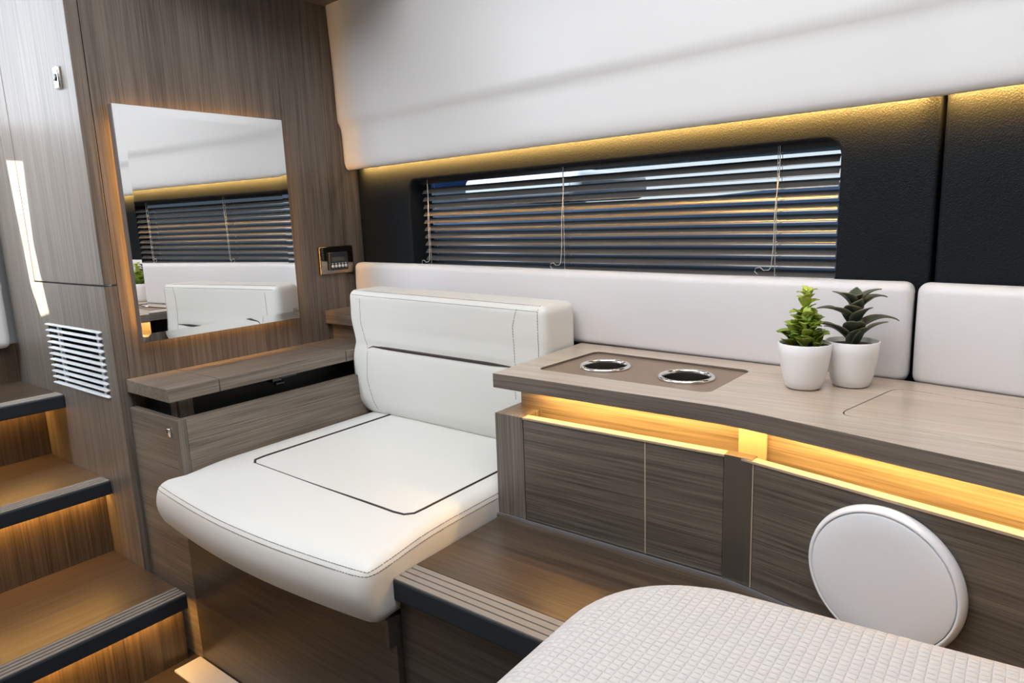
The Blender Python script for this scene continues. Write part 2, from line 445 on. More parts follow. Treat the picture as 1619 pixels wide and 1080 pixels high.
# control display beside the corner
cp = thing('control_panel', 'small chrome-framed stereo control panel with a display and five round buttons', 'control panel', (-1.70, 1.33, .85))
bm = rbox((-1.7005, 1.269, .850), (-1.688, 1.394, .934), .0045, (2, 3, 3)); obj('bezel', bm, simple('smoked_chrome', (.30, .25, .20), .06, 1), cp, smooth=True)
scn = obj('unit', rbox((-1.690, 1.297, .862), (-1.680, 1.366, .916), .003, (2, 2, 2)), simple('charcoal_plastic', (.03, .034, .04), .35), cp, smooth=True)
obj('screen', B(-1.681, -1.6792, 1.305, 1.350, .889, .902), simple('olive_screen', (.10, .10, .07), .2), scn)
for q in range(5):
    obj('button', lathe(bmesh.new(), [(.0046, 0), (.0046, .0018), (.0034, .0026)], (0, 0, 0), 16, lambda p, q=q: Vector((-1.6805+p.z, 1.3065+q*.0122+p.x, .8745+p.y)), cap0=True, cap1=True), whitep, scn)
    box_ = B(-1.681, -1.6795, 1.3035+q*.0122, 1.3095+q*.0122, .8815, .8832); obj('button_caption', box_, whitep, scn)

# ================================================================== SIDE CABINET (under the mirror)
sc = thing('side_cabinet', 'low wooden side cabinet with an overhanging top under the mirror', 'cabinet', (-1.6, .95, 0))
obj('end_panel', B(-1.698, -1.4905, .690, .708, .0, .5865), vx, sc, bevel=.001)
obj('corner_edge', B(-1.490, -1.470, .690, .709, .36, .5865), vz, sc, bevel=.001)
obj('inner_panel', B(-1.490, -1.4705, .7095, 1.31, .36, .5865), vy, sc, bevel=.001)
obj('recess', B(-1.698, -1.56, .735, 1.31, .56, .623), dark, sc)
bm = B(-1.575, -1.548, .729, .734, .5, .6235); box(bm, -1.558, -1.540, .734, .765, .5, .6235)
obj('corner_post', bm, vz, sc)
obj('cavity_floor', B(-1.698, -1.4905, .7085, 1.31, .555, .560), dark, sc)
x0, x1 = -1.698, -1.495
obj('top_slab', B(x0, x1, .690, .8095, .624, .655), vy, sc, bevel=.0015)
lid = obj('lid', B(x0, x1, .811, 1.1815, .624, .655), vy, sc, bevel=.0015)
obj('top_slab', B(x0, x1, 1.183, 1.37, .624, .655), vy, sc, bevel=.0015)
bm = B(-1.548, -1.520, .965, .99, .608, .6235); box(bm, -1.552, -1.512, .985, 1.03, .6165, .6235); tube(bm, [(-1.516, .968, .604), (-1.516, .992, .604)], .0055, 10)
obj('latch', bm, black_gloss, sc, label='black and chrome lid latch', smooth='auto')
obj('catch', rbox((-1.512, .683, .545), (-1.500, .691, .566), .003, (1, 1, 1)), chrome, sc, smooth=True, label='small chrome catch')
cs = thing('corner_shelf', 'short raised wooden shelf in the corner under the control panel', 'shelf', (-1.6, 1.33, .655))
obj('board', B(-1.698, -1.44, 1.277, 1.374, .704, .744), vx, cs, bevel=.0015)
obj('back_board', B(-1.698, -1.50, 1.30, 1.372, .655, .7035), vx, cs)

# ================================================================== SEAT
sb = thing('bench', 'wooden bench base, shade painted into its front, below the overhanging cream cushion', 'bench', (-1.14, .69, 0))
shaded_base_w = wood('shaded_base_veneer', 'x', (.027, .022, .018), (.085, .070, .057))  # darker veneer copy: shade on the low front panels painted into the colour
obj('front_panel', B(-1.490, -.802, .690, .708, 0, .352), shaded_base_w, sb)
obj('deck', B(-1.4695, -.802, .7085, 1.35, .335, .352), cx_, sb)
obj('bracket', B(-.812, -.804, .676, .690, .30, .352), metal_post, sb)

lo, hi = Vector((-1.468, .640, .352)), Vector((-.808, 1.30, .476))
def cdef(p):
    p = Vector(p); cxm, hx = (lo.x+hi.x)/2, (hi.x-lo.x)/2
    ux = (p.x-cxm)/hx; vy_ = (p.y-lo.y)/(hi.y-lo.y); t = (p.z-lo.z)/(hi.z-lo.z)
    front = 1-sm(0, .35, vy_)
    # front swells and bows; underside tucks back
    p.y -= front*(.026*(1-ux*ux) + .012*math.sin(math.pi*max(0, min(1, t))))
    p.y += front*.008*(1-sm(0, .5, t))
    p.x -= .006*math.sin(math.pi*t)*(-1 if ux > 0 else 1)*sm(.8, 1, abs(ux)) if ux < 0 else 0
    if ux < 0: p.x -= .022*(1-sm(0, .09, vy_))*sm(.5, 1, -ux)
    if ux > 0: p.x += .012*front*sm(.5, 1, ux)
    if t > .5: p.z += .008*(1-ux**4)*min(1, vy_*4)*(t-.5)*2 - .010*(1-sm(0, .22, vy_))*(t-.5)*2
    # slight fall to the panel seam
    return p
def surf(pt, lo=lo, hi=hi, rr=.026, D=cdef, out=.0004):
    q = round_pt(pt, lo, hi, rr); return D(q)
sc_ = thing('seat_cushion', 'cream leather seat cushion with brown piping, front edge over the shaded base', 'cushion', (-1.14, .97, .352))
bm = rbox(lo, hi, .026, (26, 26, 6), cdef)
cover = obj('cover', bm, cream, sc_, smooth=True)
T_ = hi.z
def on_top(x, y): return surf((x, y, T_))+Vector((0, 0, .0004))
px = [(-1.370, 1.26), (-1.370, .83), (-1.366, .806), (-1.352, .797)]
path = [on_top(*p) for p in px]
bm = bmesh.new()
piping = [(-1.368, 1.27), (-1.369, 1.1), (-1.371, .83), (-1.367, .806), (-1.350, .796)]
tube(bm, [on_top(p.x, p.y) for p in resample([Vector((*p, 0)) for p in piping], .02)], .0028, 8)
seg2 = [(-1.350, .796), (-1.20, .793), (-1.05, .790), (-.895, .787), (-.872, .790), (-.860, .803), (-.858, .83), (-.858, 1.27)]
tube(bm, [on_top(p.x, p.y) for p in resample([Vector((*p, 0)) for p in seg2], .02)], lambda t: .0009+.0014*sm(.15, .45, t), 8)
obj('piping', bm, brown, cover, smooth=True, label='dark brown piping')
bm = bmesh.new()
for zz, e in ((T_-.010, 1), (T_-.020, 1)):
    loop = [(hi.x, y, zz) for y in [1.25-.03*i for i in range(21)]]
    loop += [(hi.x-.03*i, lo.y, zz) for i in range(23)]
    # round the plan corner
    pts = []
    for p in resample(loop, .01):
        q = round_pt(p, lo, hi, .026); nrm = (Vector(p)-Vector([min(max(p[i], lo[i]+.026), hi[i]-.026) for i in range(3)])).normalized()
        pts.append(cdef(q+nrm*.0004))
    stitches(bm, pts)
obj('stitching', bm, stitch, cover, label='brown double stitching')

# backrest
blo, bhi = Vector((-1.496, 1.205, .476)), Vector((-.822, 1.325, .822))
def bdef(p):
    p = Vector(p); ux = (p.x-blo.x)/(bhi.x-blo.x); t = (p.z-blo.z)/(bhi.z-blo.z); fr = 1-sm(0, .5, (p.y-blo.y)/(bhi.y-blo.y))
    inner = sm(.0, .11, ux)
    p.y -= fr*(.012*math.sin(math.pi*max(0, min(1, t/.72)))+.006*sm(.55, .8, t))*(.4+.6*inner)
    p.y += fr*.0035*gauss(t-.578, .022)*(.3+.7*inner)*(1-sm(.86, .9, ux))
    p.y += fr*.010*(1-sm(0, .14, t))
    if ux < .5: p.x += (.014*gauss(t-.60, .10)-.004*math.sin(math.pi*t)+.028*(1-sm(0, .20, t))**2)*(1-sm(0, .12, ux))
    p.y -= .083*(p.x-blo.x)*.35
    p.z -= .012*ux*t + .010*(1-fr)*t*0
    return p
BR = .020
br = thing('backrest_cushion', 'cream leather backrest cushion with brown stitching and a dark slot across it', 'cushion', (-1.16, 1.27, .47))
bc = obj('cover', rbox(blo, bhi, BR, (34, 6, 40), bdef), cream, br, smooth=True)
def bsurf(p, e=.0004):
    core = Vector([min(max(p[i], blo[i]+BR), bhi[i]-BR) for i in range(3)]); d = (Vector(p)-core).normalized()
    return bdef(core+d*(BR+e))
bm = bmesh.new()
ww = resample([Vector((-1.416, blo.y, .6675)), Vector((-1.40, blo.y, .6735)), Vector((-.905, blo.y, .6745))], .02)
tube(bm, [bsurf(p, .0010) for p in ww], lambda t: .0038*min(1, .15+6*t, .15+6*(1-t)), 8)
obj('slot_piping', bm, brown, bc, smooth=True, label='dark brown slot piping')
bm = bmesh.new()
stitches(bm, [bsurf(p) for p in resample([Vector((-1.440, blo.y, .80)), Vector((-1.442, blo.y, .73)), Vector((-1.418, blo.y, .66)), Vector((-1.424, blo.y, .58)), Vector((-1.405, blo.y, .49))], .01)])
stitches(bm, [bsurf(p) for p in resample([Vector((-.900, blo.y, .812)), Vector((-.912, blo.y, .77)), Vector((-.905, blo.y, .60))], .01)])
stitches(bm, [bsurf(p) for p in resample([Vector((-.842, blo.y+.004, .815)), Vector((-.842, blo.y, .60))], .01)])
for dz in (.008, -.006): stitches(bm, [bsurf(p) for p in resample([Vector((blo.x+.02, blo.y if dz < 0 else blo.y+.012, bhi.z+dz-.006 if dz < 0 else bhi.z)), Vector((bhi.x-.015, blo.y if dz < 0 else blo.y+.012, bhi.z+dz-.006 if dz < 0 else bhi.z))], .02)], rr=.0005)
obj('stitching', bm, stitch, bc, label='brown stitching')

# ================================================================== BOLSTERS along the hull
def bolster(x0, x1, label, nx):
    lo_, hi_ = Vector((x0, 0, .711)), Vector((x1, .046, .879))
    def D(p): return Vector((p.x, hy(p.x, .0465)+p.y - .004*math.sin(math.pi*(p.z-.711)/.168)*(1-sm(.3, .9, p.y/.046)), p.z-.008*sm(-1.6, -.2, p.x)))
    bm = rbox(lo_, hi_, .016, (nx, 3, 8), D)
    t = obj('bolster_cushion', bm, white_l, smooth=True); return tag(t, label, 'cushion', 'white padded bolsters along the hull')
bolster(-1.690, -.1565, 'long white padded bolster under the window blind, behind the backrest', 40)
bolster(-.1505, .95, 'white padded bolster at the right edge, right of the potted plants', 30)

# ================================================================== WORKTOP
capm = simple('pale_edge_band', (.42, .34, .25), .4)
wt = thing('worktop', 'wood worktop, sheen painted into its top, with a bent front edge carrying the two plants and cup holders', 'worktop', (-.4, 1.1, .682))
front = [(-.806, .977), (-.45, .970), (-.36, .967), (-.32, .962), (-.28, .9535), (.9, .6703)]
xs_ = [.9, .5, .2, XK, -.4, -.82]
outer = front+[(x, hy(x, .047)-.0 if x > -.8 else hy(x, .047)) for x in xs_]
outer[-1] = (-.820, hy(-.82, .047))
ins = rrect(-.745, -.396, 0, 1, .02)
def inset_shape(grow=0):
    # slightly skewed panel with rounded corners
    c = [(-.752, 1.047), (-.404, 1.034), (-.398, 1.222), (-.738, 1.250)]
    out = []
    for i in range(4):
        p = Vector(c[i]); a = Vector(c[i-1]); b_ = Vector(c[(i+1) % 4]); rr = .02
        pa = p+(a-p).normalized()*rr; pb = p+(b_-p).normalized()*rr
        for q in range(7):
            t = q/6; out.append(tuple((1-t)**2*pa+2*t*(1-t)*p+t*t*pb))
    return out
hp = inset_shape()
lidc = [(-.208, 1.009), (.5, .839), (.5, 1.03), (-.163, 1.208)]
def poly_round(c, rs):
    out = []
    for i in range(len(c)):
        p = Vector(c[i]); a = Vector(c[i-1]); b_ = Vector(c[(i+1) % len(c)]); rr = rs[i]
        pa = p+(a-p).normalized()*rr; pb = p+(b_-p).normalized()*rr
        for q in range(7):
            t = q/6; out.append(tuple((1-t)**2*pa+2*t*(1-t)*p+t*t*pb))
    return out
lidp = poly_round(lidc, [.03, .03, .03, .03])
lidi = poly_round([(-.2065, 1.0102), (.4985, .8408), (.4985, 1.0288), (-.1618, 1.2062)], [.029]*4)
MW = lambda a, b_, d: (a, b_, d)
slab = obj('slab', prism(bmesh.new(), outer, [hp, lidp], .7100, .682, MW), [ctop, wedge], wt)
for p in slab.data.polygons: p.material_index = 0 if abs(p.normal.z) > .5 else 1
md = slab.modifiers.new('bevel', 'BEVEL'); md.width = .0012; md.segments = 2; md.limit_method = 'ANGLE'; md.angle_limit = math.radians(40)
obj('hatch_lid', prism(bmesh.new(), lidi, [], .7098, .684, MW), ctop, wt, bevel=.0006, label='flush hatch lid with rounded corners')
C1, C2 = (-.655, 1.140), (-.483, 1.130)
def shrink(l, k):
    c = Vector((sum(p[0] for p in l)/len(l), sum(p[1] for p in l)/len(l))); return [tuple(c+(Vector(p)-c)*k) for p in l]
obj('insert_plate', prism(bmesh.new(), shrink(hp, .998), [circ(*C1, .0430), circ(*C2, .0430)], .7055, .684, MW), insert_m, wt, label='recessed taupe insert plate')
for (cx, cy), lab in ((C1, 'left round chrome-rimmed cup holder sunk in the worktop, farther from the plants'), (C2, 'right round chrome-rimmed cup holder sunk in the worktop, nearer the plants')):
    t = thing('cup_holder', lab, 'cup holder', (cx, cy, .64), 'chrome cup holders in the worktop')
    bm = lathe(bmesh.new(), [(.0415, .0650), (.0500, .0655), (.0508, .0670), (.0498, .0695), (.0470, .0713), (.0442, .0708), (.0428, .0685), (.0422, .0640)], (cx, cy, .64), 64)
    obj('rim', bm, chrome, t, smooth=True, label='polished chrome rim')
    bm = lathe(bmesh.new(), [(.0422, .0660), (.0410, .030), (.0400, .006), (.035, .001), (.001, 0)], (cx, cy, .64), 64, cap1=True)
    obj('cup', bm, steel, t, smooth=True, label='brushed steel well')

# ================================================================== BASE CABINET
bc_ = thing('base_cabinet', 'grey-brown wooden base cabinet with a warm-lit recess under the worktop', 'cabinet', (-.4, 1.1, .424))
YC = .981
def cyf(x, d=0):  # front face of the cabinet: straight, then turned at the post
    return YC+d if x < -.311 else YC+d-.008-.24*(x+.311)
MCb = lambda x, z, d: (x, cyf(x, d), z)
obj('end_board', B(-.808, -.7415, .981, 1.085, .424, .631), cxe, bc_, bevel=.0012)
obj('front_panel', prism(bmesh.new(), [(-.740, .4285), (-.4915, .4285), (-.4915, .6275), (-.740, .6275)], [], .0, .018, MCb), cx_, bc_, bevel=.0008)
obj('front_panel', prism(bmesh.new(), [(-.4895, .4285), (-.3575, .4285), (-.3575, .6275), (-.4895, .6275)], [], .0, .018, MCb), cx_, bc_, bevel=.0008)
for xx in (-.4905, -.3105): obj('edge_line', B(xx-.0011, xx+.0011, cyf(xx)+.0002, cyf(xx)+.012, .4285, .6285), capm, bc_)
# bent post
bm = bmesh.new(); pl = [(-.3565, .982), (-.356, .9775), (-.335, .9765), (-.322, .975), (-.3115, .9725), (-.311, .9775), (-.311, .995), (-.3565, .999)]
prism(bm, pl, [], .424, .633, MC); obj('corner_post', bm, metal_post, bc_, label='satin bronze upright where the front bends', bevel=.0006)
RP = lambda x, z, d: (x, .973+d-.24*(x+.311), z)
obj('front_panel', prism(bmesh.new(), [(-.3085, .4265), (.9, .4265), (.9, .6275), (-.3085, .6275)], [], 0, .018, RP), cx_, bc_, bevel=.0008, rotz=-math.atan(.24), origin=(-.3085, .973, .424))
bm = prism(bmesh.new(), [(-.7405, .979), (-.3565, .979), (-.33, .976), (-.311, .971), (.9, .6805), (.9, .6985), (-.311, .989), (-.33, .994), (-.3565, .999), (-.7405, .999)], [], .6278, .632, MC)
obj('edge_band', bm, capm, bc_, bevel=.0006, label='pale edge band along the lit recess')
bm = prism(bmesh.new(), [(-.79, 1.044), (-.3565, 1.044), (-.3565, 1.062), (-.79, 1.062)], [], .590, .6815, MC); obj('recess_panel', bm, vx, bc_)
bm = prism(bmesh.new(), [(-.3105, 1.040), (.9, .7495), (.9, .7675), (-.3105, 1.058)], [], .590, .6815, MC); obj('recess_panel', bm, vx, bc_, rotz=-math.atan(.24), origin=(-.3085, 1.04, .59))
bm = prism(bmesh.new(), [(-.3560, 1.041), (-.3110, 1.036), (-.3110, 1.056), (-.3560, 1.061)], [], .590, .6815, MC); obj('recess_post', bm, capm, bc_)
bm = prism(bmesh.new(), [(-.74, .9995), (-.33, .9945), (.9, .70), (.9, .748), (-.31, 1.0385), (-.356, 1.0435), (-.74, 1.0435)], [], .590, .5995, MC); obj('gutter', bm, cx_, bc_)
bm = prism(bmesh.new(), [(-.735, 1.008), (-.335, 1.008), (-.305, 1.002), (.88, .718), (.88, .724), (-.305, 1.008), (-.335, 1.014), (-.735, 1.014)], [], .6795, .6815, MC)
obj('led_strip', bm, led_m, bc_, label='glowing warm light strip')
for a, b_ in (((-.735, 1.010), (-.34, 1.010)), ((-.30, 1.004), (.30, .860)), ((.30, .860), (.88, .721))):
    L = math.dist(a, b_); d = Vector((b_[0]-a[0], b_[1]-a[1], 0)).normalized()
    o = lamp('recess_led_light', 'AREA', ((a[0]+b_[0])/2, (a[1]+b_[1])/2, .679), (0, 0, 0), 3.1*L, (1, .60, .18), L, .008)
    zz = Vector((d.y*.35, -d.x*.35, 1)).normalized(); yy = zz.cross(d)
    o.rotation_euler = Matrix((d, yy, zz)).transposed().to_euler()
bm = prism(bmesh.new(), [(-.808, .974), (-.352, .974), (-.309, .968), (.9, .678), (.9, .681), (-.309, .9715), (-.352, .9795), (-.808, .9795)], [], .424, .4285, MC)
obj('skirting_strip', bm, alu, bc_, label='thin aluminium strip along the foot')
obj('side_board', B(-.808, -.79, 1.0855, 1.30, .356, .631), cxe, bc_)

# platform step in front of the cabinet
ps = thing('platform_step', 'dark wooden platform step with a ribbed nosing in front of the base cabinet', 'step', (-.3, .83, 0))
obj('tread', B(-.800, .15, .745, 1.03, .400, .4238), tx, ps)
ns = obj('nosing', B(-.800, .15, .688, .7445, .386, .4225), anth, ps, bevel=.003)
bm = bmesh.new()
for q in range(4): box(bm, -.7985, .15, .690+q*.0137, .690+q*.0137+.0114, .4215, .4252)
obj('ribs', bm, rib_m, ns, bevel=.0008, label='grey ribbed anti-slip strip')
obj('front_panel', B(-.800, .15, .702, .718, 0, .400), shaded_base_w, ps)

# round white disc on the cabinet front
cen = Vector((-.124, .973-.24*(-.124+.311), .5265)); nrm = Vector((-.24, -1, 0)).normalized(); tx_ = Vector((1, -.24, 0)).normalized()
DM = lambda p: cen+tx_*p.x+Vector((0, 0, 1))*p.y+nrm*p.z
spk = thing('speaker', 'round white speaker mounted on the cabinet front at lower right', 'speaker', cen)
obj('rim', lathe(bmesh.new(), [(.080, .0005), (.092, .0005), (.0955, .004), (.0960, .010), (.0945, .015), (.0915, .0185), (.0895, .0190), (.0885, .0180), (.0880, .012), (.080, .012)], (0, 0, 0), 96, DM), simple('speaker_white', (.80, .82, .87), .4), spk, smooth=True)
obj('grille', lathe(bmesh.new(), [(.0878, .0150), (.0872, .0190), (.084, .0200), (.06, .0206), (.03, .0209), (.002, .021)], (0, 0, 0), 96, DM, cap1=True, cap0=True), simple('speaker_grille_white', (.77, .80, .85), .35, bump=.15, bscale=1500), spk, smooth='auto')

# ================================================================== BLIND
bl = thing('venetian_blind', 'dark grey slatted venetian blind with pale cords in the long window', 'blind', (-.87, 1.42, .86))
BX0, BX1 = -1.435, -.296; yb = lambda x: hy(x, -.045)
bm = bmesh.new(); NS = 11
for i in range(NS):
    zc = .8735+i*.0212; th = math.radians(41+random.uniform(-1, 1)); n = 6; W_ = .0245; R_ = .032
    P = []
    for k in range(n+1):
        s = (k/n-.5)*W_; ly = s; lz = -(s*s)/(2*R_)*1.0   # crowned
        P.append((ly*math.cos(th)-lz*math.sin(th), ly*math.sin(th)+lz*math.cos(th)))
    top, bot = [], []
    for x in (BX0, -1.2, -.9, -.6, BX1):
        top.append([bm.verts.new((x, yb(x)+a, zc+c)) for a, c in P]); bot.append([bm.verts.new((x, yb(x)+a, zc+c-.0004)) for a, c in P])
    for G in (top, bot):
        for a, b_ in zip(G, G[1:]):
            for k in range(n): bm.faces.new([a[k], a[k+1], b_[k+1], b_[k]])
    for a, b_ in zip(range(4), range(1, 5)):
        for k in (0, n): bm.faces.new([top[a][k], top[b_][k], bot[b_][k], bot[a][k]])
    for e in (0, 4):
        for k in range(n): bm.faces.new([top[e][k], top[e][k+1], bot[e][k+1], bot[e][k]])
obj('slats', bm, slat_m, bl, smooth='auto')
bm = bmesh.new(); prism(bm, [(BX0, 1.103), (BX1, 1.103), (BX1, 1.120), (BX0, 1.120)], [], -.058, -.030, HM); obj('head_rail', bm, simple('black_rail', (.012, .013, .015), .35), bl)
bm = bmesh.new(); prism(bm, [(BX0, .8555), (BX1, .8555), (BX1, .8635), (BX0, .8635)], [], -.056, -.034, HM); obj('bottom_rail', bm, MATS['black_rail'], bl)
for x, dx in ((-1.400, -.006), (-.912, -.012), (-.400, -.010)):
    bm = bmesh.new(); pts = []
    for i in range(30):
        t = i/29; z = 1.116-t*(1.116-.886); xx = x+dx*t**1.6+.0015*math.sin(9*t); pts.append((xx, yb(xx)-.018-.004*t, z))
    hook = [(x+dx, 0, .886), (x+dx-.002, 0, .881), (x+dx-.012, 0, .880), (x+dx-.020, 0, .886), (x+dx-.028, 0, .884), (x+dx-.030, 0, .877), (x+dx-.024, 0, .8725)]
    hk = [Vector((a, yb(a)-.025, c)) for a, _, c in hook]; tube(bm, [Vector(p) for p in pts]+hk[1:], .0009, 6)
    ladder = [(x-.004, yb(x)-.0145, 1.116), (x-.004, yb(x)-.0145, .862)]; tube(bm, ladder, .0006, 5)
    tube(bm, [(x-.004, yb(x)+.0145, 1.116), (x-.004, yb(x)+.0145, .862)], .0006, 5)
    for i in range(NS): # small knots of the ladder tape
        z = .8735+i*.0212-.006; tube(bm, [(x-.004, yb(x)-.0145, z), (x-.001, yb(x)-.017, z+.004)], .0010, 4)
    obj('cord', bm, cordm, bl, label='pale pull cord')

# LED tape under the headliner
lt = thing('led_strip', 'warm glowing light tape under the edge of the white overhead panel', 'light strip', (-.9, 1.4, 1.16))
bm = prism(bmesh.new(), [(-1.66, 1.1815), (-.16, 1.1815), (-.16, 1.1835), (-1.66, 1.1835)], [], .012, .022, HM); prism(bm, [(-.15, 1.1815), (.9, 1.1815), (.9, 1.1835), (-.15, 1.1835)], [], .012, .022, HM)
tape = obj('tape', bm, simple('tape_white', (.7, .6, .4), .5), lt)
bm = bmesh.new(); x = -1.65
while x < .88:
    y = hy(x, .017); box(bm, x-.0022, x+.0022, y-.0022, y+.0022, 1.1800, 1.1815); x += .0165
obj('diodes', bm, led_dot, tape)['kind'] = 'stuff'
for a, b_ in ((-1.66, -.16), (-.14, .9)):
    A = Vector((a, hy(a, .027), 1.181)); Bv = Vector((b_, hy(b_, .027), 1.181)); L = (Bv-A).length
    o = lamp('headliner_led_light', 'AREA', (A+Bv)/2, (0, 0, 0), 9.5*L, (1, .52, .12), L, .006)
    d = (Bv-A).normalized(); zz = -Vector((-d.y*-.5, .5, -1)).normalized(); zz = Vector((0, -.80, .60)).normalized(); o.data.spread = math.radians(84); zz = (zz-d*zz.dot(d)).normalized(); yy = zz.cross(d)
    o.rotation_euler = Matrix((d, yy, zz)).transposed().to_euler()

# ================================================================== PLANTS
def pot(c, r0, r1, h, parent, sz):
    bm = lathe(bmesh.new(), [(.001, 0), (r0-.004, 0), (r0, .003), (r0+(r1-r0)*.30, h*.18), (r0+(r1-r0)*.62, h*.45), (r0+(r1-r0)*.86, h*.75), (r1, h), (r1-.0012, h+.0010), (r1-.0024, h-.0005), (r1-.004, h*.75), (r1-.006, sz)], c, 64)
    obj('pot', bm, potm, parent, smooth=True)
    bm = lathe(bmesh.new(), [(r1-.0035, sz), (r1*.7, sz+.001), (.001, sz+.002)], c, 40); obj('soil', bm, soil, parent, smooth=True)
def leaf(bm, base, dirv, L, Wd, curl, fold, shape, tone, N=8, n=4, side=None, tipc=None, thick=.0008):
    """one blade: base point, start direction, length, width, downward curl in radians"""
    lay = bm.verts.layers.float.get('tone') or bm.verts.layers.float.new('tone')
    d = Vector(dirv).normalized(); s = d.cross(Vector((0, 0, 1)))
    if s.length < .1: s = Vector((math.cos(side or 0), math.sin(side or 0), 0))
    s.normalize(); p = Vector(base); rows = []; up = s.cross(d).normalized()
    for i in range(N+1):
        t = i/N; wd = Wd*shape(t)
        row = []
        for k in range(n+1):
            q = (k/n-.5)*2; co = p+s*(q*wd/2)+up*(abs(q)**1.6*wd*fold)
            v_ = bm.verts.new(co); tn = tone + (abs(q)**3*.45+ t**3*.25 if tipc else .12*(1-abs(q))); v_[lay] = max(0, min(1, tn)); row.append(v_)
        rows.append(row)
        a = curl/N*(.4+1.2*t); rot = Matrix.Rotation(-a, 3, s); d = rot @ d; up = rot @ up
        p = p+d*L/N
    nb = []
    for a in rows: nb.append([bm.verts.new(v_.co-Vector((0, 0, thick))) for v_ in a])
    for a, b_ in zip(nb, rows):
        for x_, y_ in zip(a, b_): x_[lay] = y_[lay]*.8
    for G in (rows, nb):
        for a, b_ in zip(G, G[1:]):
            for k in range(n): bm.faces.new([a[k], a[k+1], b_[k+1], b_[k]])
    for k in (0, n):
        for i in range(N): bm.faces.new([rows[i][k], rows[i+1][k], nb[i+1][k], nb[i][k]])
P1 = Vector((-.2865, 1.140, .7105)); P2 = Vector((-.2265, 1.190, .7105))
t1 = thing('potted_plant', 'small bright lime-green leafy plant in a white pot, front left of the pair', 'plant', P1)
pot(P1, .0275, .0405, .0735, t1, .069)
bm = bmesh.new(); sh = lambda t: max(.05, math.sin(math.pi*min(1, .05+.92*t)**1.35))**.62
H = .090; top = P1.z+.069; ga = 0
stems = [(0, 0, 1.0), (.012, .006, .55), (-.014, .004, .60), (.004, -.014, .55), (-.006, .014, .5), (.018, -.008, .4), (-.02, -.008, .42)]
for (sx, sy, hf) in stems:
    nl = int(25*hf)
    for i in range(nl):
        t = i/(nl-1); ga += 2.39996+random.uniform(-.2, .2)
        z = top-.002+H*hf*t; el = math.radians(36+28*t**1.5+random.uniform(-20, 22)) if hf == 1 else math.radians(42+24*t+random.uniform(-24, 24))
        if z < top+.014: el = max(el, math.radians(52))
        L = (.029-.012*t*t)*random.uniform(.8, 1.12); Wd = L*random.uniform(.62, .80)
        dv = (math.cos(ga)*math.cos(el), math.sin(ga)*math.cos(el), math.sin(el))
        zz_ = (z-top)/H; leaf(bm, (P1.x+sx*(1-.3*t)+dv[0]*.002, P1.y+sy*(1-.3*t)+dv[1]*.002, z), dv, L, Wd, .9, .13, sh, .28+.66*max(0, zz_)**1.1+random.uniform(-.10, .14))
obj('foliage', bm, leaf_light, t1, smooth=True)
bm = bmesh.new()
for (sx, sy, hf) in stems: tube(bm, [(P1.x+sx, P1.y+sy, top-.003), (P1.x+sx*.7, P1.y+sy*.7, top+H*hf*.97)], .0016, 8)
obj('stem', bm, simple('green_stem', (.16, .24, .05), .6), t1, smooth=True)

t2 = thing('potted_plant', 'dark green agave-like plant with curling pale-edged leaves in a white pot, behind the lime one', 'plant', P2)
pot(P2, .0280, .0400, .0735, t2, .066)
bm = bmesh.new(); top = P2.z+.066
sh2 = lambda t: (.80+.55*math.sin(math.pi*min(1, t*1.25)))*(1-t**2.6)+.03
right = Vector((r2.x, r2.y, 0)).normalized(); fwd = Vector((f.x, f.y, 0)).normalized()
def pol(a): a = math.radians(a); return right*math.cos(a)+fwd*math.sin(a)   # 0 = to the right, -90 = toward the room
spec = [  # azimuth, height on stem, elevation, length, width, curl
 (-78, .000, 72, .046, .025, .9), (-40, .003, 62, .062, .026, .9), (178, .010, 46, .072, .023, .95), (140, .004, 55, .050, .022, 1.0),
 (-4, .022, 46, .074, .024, 1.35), (-112, .016, 58, .050, .026, .9), (60, .012, 55, .052, .021, 1.1), (188, .044, 36, .066, .022, .75),
 (-66, .034, 66, .044, .025, .8), (100, .034, 55, .046, .020, 1.1), (-130, .044, 62, .040, .022, .9),
 (-90, .048, 72, .038, .020, .7), (8, .056, 50, .060, .022, 1.25), (150, .062, 62, .040, .018, .9), (60, .064, 62, .042, .018, .9), (-14, .066, 60, .044, .019, 1.0), (205, .066, 55, .042, .018, .9), (-80, .066, 74, .026, .016, .9)]
for az, hz, el, L, Wd, cu in spec:
    d0 = pol(az); e = math.radians(el); dv = d0*math.cos(e)+Vector((0, 0, math.sin(e)))
    leaf(bm, P2+Vector((0, 0, .066+hz))+d0*.004, dv, L, Wd, cu, .20, sh2, random.uniform(.0, .14), N=12, n=6, tipc=True, thick=.0014)
obj('foliage', bm, leaf_dark, t2, smooth=True)
bm = bmesh.new(); tube(bm, [P2+Vector((0, 0, .062)), P2+Vector((.001, 0, .10)), P2+Vector((0, 0, .142))], lambda t: .0085-.0035*t, 12)
obj('stem', bm, simple('agave_stem', (.04, .06, .035), .6), t2, smooth=True)

# ================================================================== BED in the foreground
bd = thing('bed', 'bed end with a cream quilted cover in the lower right foreground', 'bed', (.2, .1, 0))
lo_, hi_ = Vector((-.378, -.90, .42)), Vector((.42, .702, .598)); RR = .055; PC = .10
